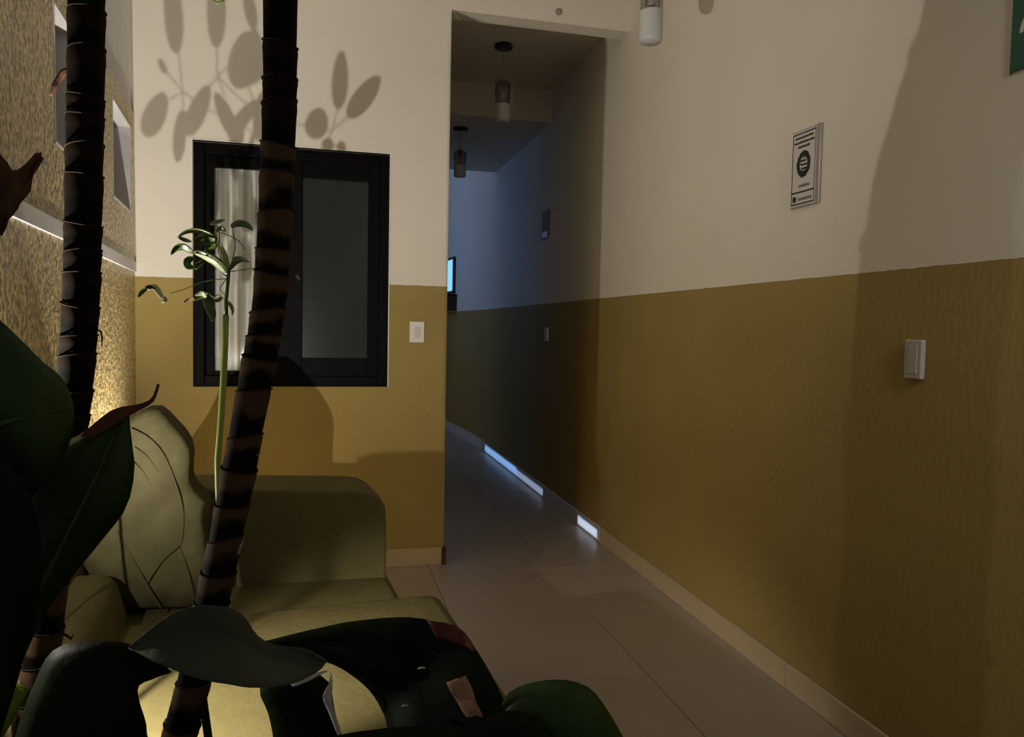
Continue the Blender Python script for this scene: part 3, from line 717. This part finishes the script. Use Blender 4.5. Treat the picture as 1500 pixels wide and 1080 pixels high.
leaf('leaf', [(360, 1100, .9), (480, 1080, .9), (570, 1066, .9), (680, 1064, .9), (760, 1040, .9), (820, 1090, .9)],
     [(360, 1160, .9), (480, 1165, .9), (570, 1170, .9), (680, 1170, .9), (760, 1170, .9), (820, 1160, .9)], MT['leafdark'], bb, arch=.02, seed=9)
for a in ((120, 1170, .92), (292, 985, .965), (420, 1180, 1.02), (650, 1150, .93), (820, 1160, .95), (560, 1150, .9)):
    p0 = at_d(*a); p1 = np.array([.02 + (a[0] - 400) * .0003, .76, .27]); mid = (p0 * .6 + p1 * .4) + np.array([0, -.04, 0])
    tube('petiole', catmull([p0, mid, p1], 8), .005, MT['leafdark'], bb, 8)

# --- dry curled leaf at the left edge
dl = thing('dried_leaf', 'dry brown curled leaf at the left edge beside the white wall strip', 'leaf', tuple(float(c) for c in at_d(-60, 330, .85)))
leaf('blade', [(-60, 190, .8), (0, 226, .8), (18, 250, .82), (38, 240, .83), (52, 226, .84), (62, 224, .84)],
     [(-60, 330, .8), (0, 346, .8), (12, 322, .82), (26, 306, .83), (44, 270, .84), (58, 238, .84)], MT['brown'], dl, 18, 7, -.012, .01, wave=.01, seed=10)
leaf('curled_edge', [(-40, 230, .79), (0, 232, .79), (14, 262, .8), (10, 300, .8), (-4, 345, .8)], [(-40, 260, .79), (-6, 262, .79), (0, 285, .8), (-4, 318, .8), (-10, 347, .8)], MT['brown'], dl, 12, 5, -.008)
tube('stalk', [at_d(-60, 260, .8), at_d(-75, 330, .85), at_d(-80, 500, .9), np.array([-.62, .75, .28])], .004, MT['brown'], dl, 6)

# --- slender lit plant in front of the window
spn = thing('slender_shrub', 'slender plant with a bright lime green stem and small leaves before the window', 'plant', (-.15, 1.12, .27))
D = 1.09
sp_ = [at_d(px, py, D) for px, py in ((331, 462), (329, 520), (326, 580), (322, 640), (319, 672))]
sp_ += [at_d(*q_) for q_ in ((320, 720, D), (322, 790, D), (306, 880, D), (290, 950, D), (270, 1040, D))]; p = sp_[-1]; sp_ += [np.array([p[0] - .01, p[1], .26])]
tube('stem', [np.array(v_) for v_ in catmull(sp_, 30)], .0047, MT['stem'], spn, 10)
tube('upper_stem', [at_d(x, y, D) for x, y in ((331, 466), (331, 440), (334, 412), (336, 395))], [.0035, .003, .0028, .002], MT['fleaf'], spn, 8)
def small(pts, wd, m, dd=0.0, nm='leaf'):
    P = catmull([(x, y, D + dd) for x, y in pts], 10); L_, R__ = [], []
    for i, p in enumerate(P):
        a = P[max(i - 1, 0)]; b = P[min(i + 1, 9)]; tx, ty = b[0] - a[0], b[1] - a[1]; l = math.hypot(tx, ty) + 1e-6
        s = i / 9; ww = wd * (math.sin(math.pi * min(1, s * .9 + .1)) ** .8)
        L_.append((p[0] - ty / l * ww, p[1] + tx / l * ww, p[2])); R__.append((p[0] + ty / l * ww, p[1] - tx / l * ww, p[2] + .008))
    return leaf(nm, L_, R__, m, spn, 10, 5, .002, .001, .0006, 0, 1)
G_, PL = MT['fleaf'], MT['fleafpale']
small([(335, 405), (322, 388), (300, 374), (282, 368)], 7, G_); small([(330, 400), (315, 385), (295, 375), (285, 372)], 3.5, PL, -.01)
small([(282, 370), (270, 362), (258, 364), (250, 374)], 5, G_); small([(283, 378), (275, 382), (276, 390), (285, 392)], 6, G_)
small([(300, 380), (292, 388), (284, 392), (300, 384)], 5, G_)
small([(312, 345), (290, 338), (272, 340), (259, 349)], 3.5, G_); small([(262, 348), (272, 352), (281, 354)], 3, G_)
small([(318, 352), (305, 350), (292, 352), (285, 360)], 9, G_, .02); small([(318, 358), (308, 362), (300, 368)], 6, G_, .02)
small([(334, 398), (330, 380), (324, 364), (320, 352)], 5, MT['stem']); small([(308, 328), (318, 325), (330, 322)], 3, G_)
small([(338, 332), (350, 327), (362, 330), (371, 338)], 5, G_); small([(335, 396), (345, 384), (356, 380), (366, 385)], 4, G_)
small([(340, 380), (350, 378), (360, 379)], 3, G_, -.01); small([(330, 340), (324, 334), (316, 340)], 3, G_)
small([(312, 438), (300, 432), (290, 436), (284, 441)], 5, G_); small([(302, 436), (296, 430), (286, 433)], 3.5, PL, -.01)
small([(300, 434), (306, 448), (311, 460), (312, 472)], 7, G_); small([(285, 438), (276, 440), (269, 444)], 3, MT['tan'])
small([(330, 440), (337, 446), (341, 455), (340, 462)], 2.5, G_); small([(325, 436), (318, 440), (312, 436)], 3, G_)
small([(216, 424), (226, 420), (234, 430), (240, 440)], 4, PL); small([(216, 422), (208, 428), (202, 436)], 3, G_); small([(240, 434), (242, 440), (236, 443)], 3, PL)
small([(213, 421), (222, 420), (228, 422)], 2.5, MT['twig'])
for pts in ([(334, 408), (300, 412), (270, 424), (242, 432)], [(336, 396), (320, 372), (322, 345), (318, 330)], [(336, 396), (345, 360), (340, 335), (350, 329)], [(336, 398), (352, 396), (378, 392), (400, 388)],
            [(330, 432), (322, 424), (328, 414), (334, 404)], [(330, 440), (320, 432), (312, 436)], [(318, 340), (335, 345), (352, 355), (358, 366)]):
    tube('twig', [at_d(q_[0], q_[1], D) for q_ in catmull(pts, 8)], .0007, MT['fleaf'], spn, 5)

# --- small umbrella-leaved seedling close to the garden light (it throws the large leaf shadows)
sh_ = thing('umbrella_seedling', 'small umbrella-leaved seedling growing beside the garden spotlight', 'plant', (-.55, 1.27, .27))
FR = .11
def thr(px, py, f=FR, extra=0.0):
    P = at_y(px, py, BW); return LAMP + (P - LAMP) * f
ndl = Vector((0, -1, 0))
def leaflet(cx, cy, a, b, deg, f=FR, pt=1.0):
    o_ = []
    th = math.radians(deg)
    for k in range(18):
        q = 2 * math.pi * k / 18; u = a * math.cos(q); v = b * math.sin(q) * (1 - .12 * math.cos(q))
        o_.append(thr(cx + u * math.sin(th) + v * math.cos(th), cy - u * math.cos(th) + v * math.sin(th), f))
    poly_blade('leaf', o_, ndl, MT['leaf'], sh_)
for L_ in ((254, 20, 58, 14, -4), (317, 12, 58, 14, 0), (357, 88, 43, 22, 10), (372, 112, 20, 10, 60), (238, 97, 12, 5, -25), (227, 168, 35, 17, 22), (290, 162, 40, 14, 22), (263, 200, 38, 9.5, 4), (270, 178, 15, 8, 0),
           (331, 170, 38, 11, -24), (357, 172, 32, 11, 38), (346, 196, 18, 12, 0), (464, 181, 23, 17, 10), (498, 117, 43, 12, 3), (533, 142, 38, 15, 36), (366, 12, 32, 9, -12), (383, 170, 38, 12, 5), (376, 70, 30, 10, -10),
           (480, 212, 10, 9, 0), (500, 216, 9, 7, 0), (352, 285, 28, 12, 0), (318, 262, 34, 8, 0), (338, 250, 30, 6, -8), (340, 335, 30, 6, 0), (357, 330, 18, 10, 0), (310, 300, 30, 5, 5), (352, 235, 18, 8, 0),
           (358, 318, 28, 14, 4), (322, 310, 46, 7, 0), (352, 385, 34, 10, -4), (334, 372, 22, 7, 10), (312, 350, 20, 6, -10)):
    leaflet(*L_)
for pts in ([(261, 70), (265, 110), (268, 135), (268, 170)], [(240, 100), (268, 134), (290, 150)], [(248, 146), (268, 134)], [(318, 65), (319, 112), (330, 140)], [(319, 112), (340, 92)], [(319, 112), (345, 138), (362, 152)],
            [(268, 134), (300, 158), (335, 175), (372, 195)], [(305, 130), (319, 112)], [(485, 196), (490, 175), (497, 155)], [(485, 192), (505, 175), (515, 165)], [(485, 194), (470, 188), (430, 180)], [(485, 194), (480, 210), (500, 214)],
            [(340, 200), (341, 250), (340, 320), (338, 420)], [(358, 110), (372, 150), (384, 190)]):
    tube('twig', [thr(*q_) for q_ in catmull(pts, 6)], .00035, MT['twig'], sh_, 5)
b0 = thr(345, 330); b1 = thr(480, 210); b2 = thr(372, 195)
tube('stem', [b2, thr(345, 260) * .5 + b0 * .5, b0 + np.array([0, 0, -.1]), np.array([-.55, 1.27, .26])], .0012, MT['twig'], sh_, 6)

# --- unseen blade added beside the lamp to shade the corridor
ub = thing('light_blocker', 'unseen light blocker, leaf-like blades added beside the garden spotlight for shade', 'plant', (-.48, 1.26, .27))
RB = .26
def dirpt(P, r=RB):
    dd = np.array(P, float) - LAMP; h = math.hypot(dd[0], dd[1]); return LAMP + dd * (r / h)
top = [dirpt(p) for p in ((DX + .19, BW + TH, DZ), (.95, BW + TH, DZ), (1.15, BW + TH, DZ), (1.35, BW + TH, DZ), (RW, 4.13, DZ + .02))]
right_ = [dirpt((RW, 4.15, z_)) for z_ in (2.4, 1.8, 1.2, .6, 0.0)]
left_ = [dirpt((DX + .01, BW + .03, z_)) for z_ in (0.0, .6, 1.4, 2.2, 2.6)] + [dirpt((DX + .004, BW, DZ))]
bot = [dirpt((.95, BW, -.35))]
poly_blade('blade', top + right_ + bot + left_, Vector((-.6, -.8, 0)), MT['leafdark'], ub, .0008)
p = bot[0]; tube('petiole', [p + np.array([0, 0, .005]), p + np.array([-.01, -.02, -.15]), np.array([-.48, 1.23, .26])], [.003, .004, .005], MT['leafdark'], ub, 8)

# a second, shorter blade added to keep light off the sofa arm
def azel(az, el, r):
    a = math.radians(az); return LAMP + r * np.array([math.cos(a), math.sin(a), math.tan(math.radians(el))])
b2_ = [azel(a, e, .19) for a, e in ((53, -7.5), (60, -7.0), (67, -6.9), (71, -7.0), (73.6, -7.6), (74, -14), (73, -22), (68, -29), (64, -30), (57, -24), (53, -15))]
poly_blade('blade', b2_, Vector((-.4, -.9, 0)), MT['leafdark'], ub, .0008)
p = azel(66, -29.3, .19); tube('petiole', [p, p + np.array([.01, -.03, -.2]), np.array([-.49, 1.22, .26])], [.002, .004, .005], MT['leafdark'], ub, 8)

# --- the garden spotlight fixture under the light point
gl = thing('garden_spotlight', 'small black spike spotlight standing in the planter', 'lamp', (-.6, 1.2, .27))
tube('stake', [(-.6, 1.2, .25), (-.6, 1.2, .86)], .006, MT['metal'], gl, 8)
lathe('lamp_head', (-.6, 1.2, .855), [(0, 0), (.018, 0), (.022, .025), (.022, .038), (0, .038)], MT['metal'], gl, 16)
lathe('lens', (-.6, 1.2, .893), [(0, 0), (.018, 0), (.015, .006), (0, .008)], MT['lens'], gl, 16)
cl_ = thing('corner_spotlight', 'small black spike spotlight standing on the floor behind the sofa', 'lamp', (-.6, 3.0, 0))
lathe('base', (-.6, 3.0, 0), [(0, 0), (.05, 0), (.05, .012), (0, .014)], MT['metal'], cl_, 16)
tube('pole', [(-.6, 3.0, .01), (-.6, 3.0, .24)], .006, MT['metal'], cl_, 8)
lathe('lamp_head', (-.6, 3.0, .23), [(0, 0), (.02, 0), (.026, .03), (0, .034)], MT['metal'], cl_, 16)
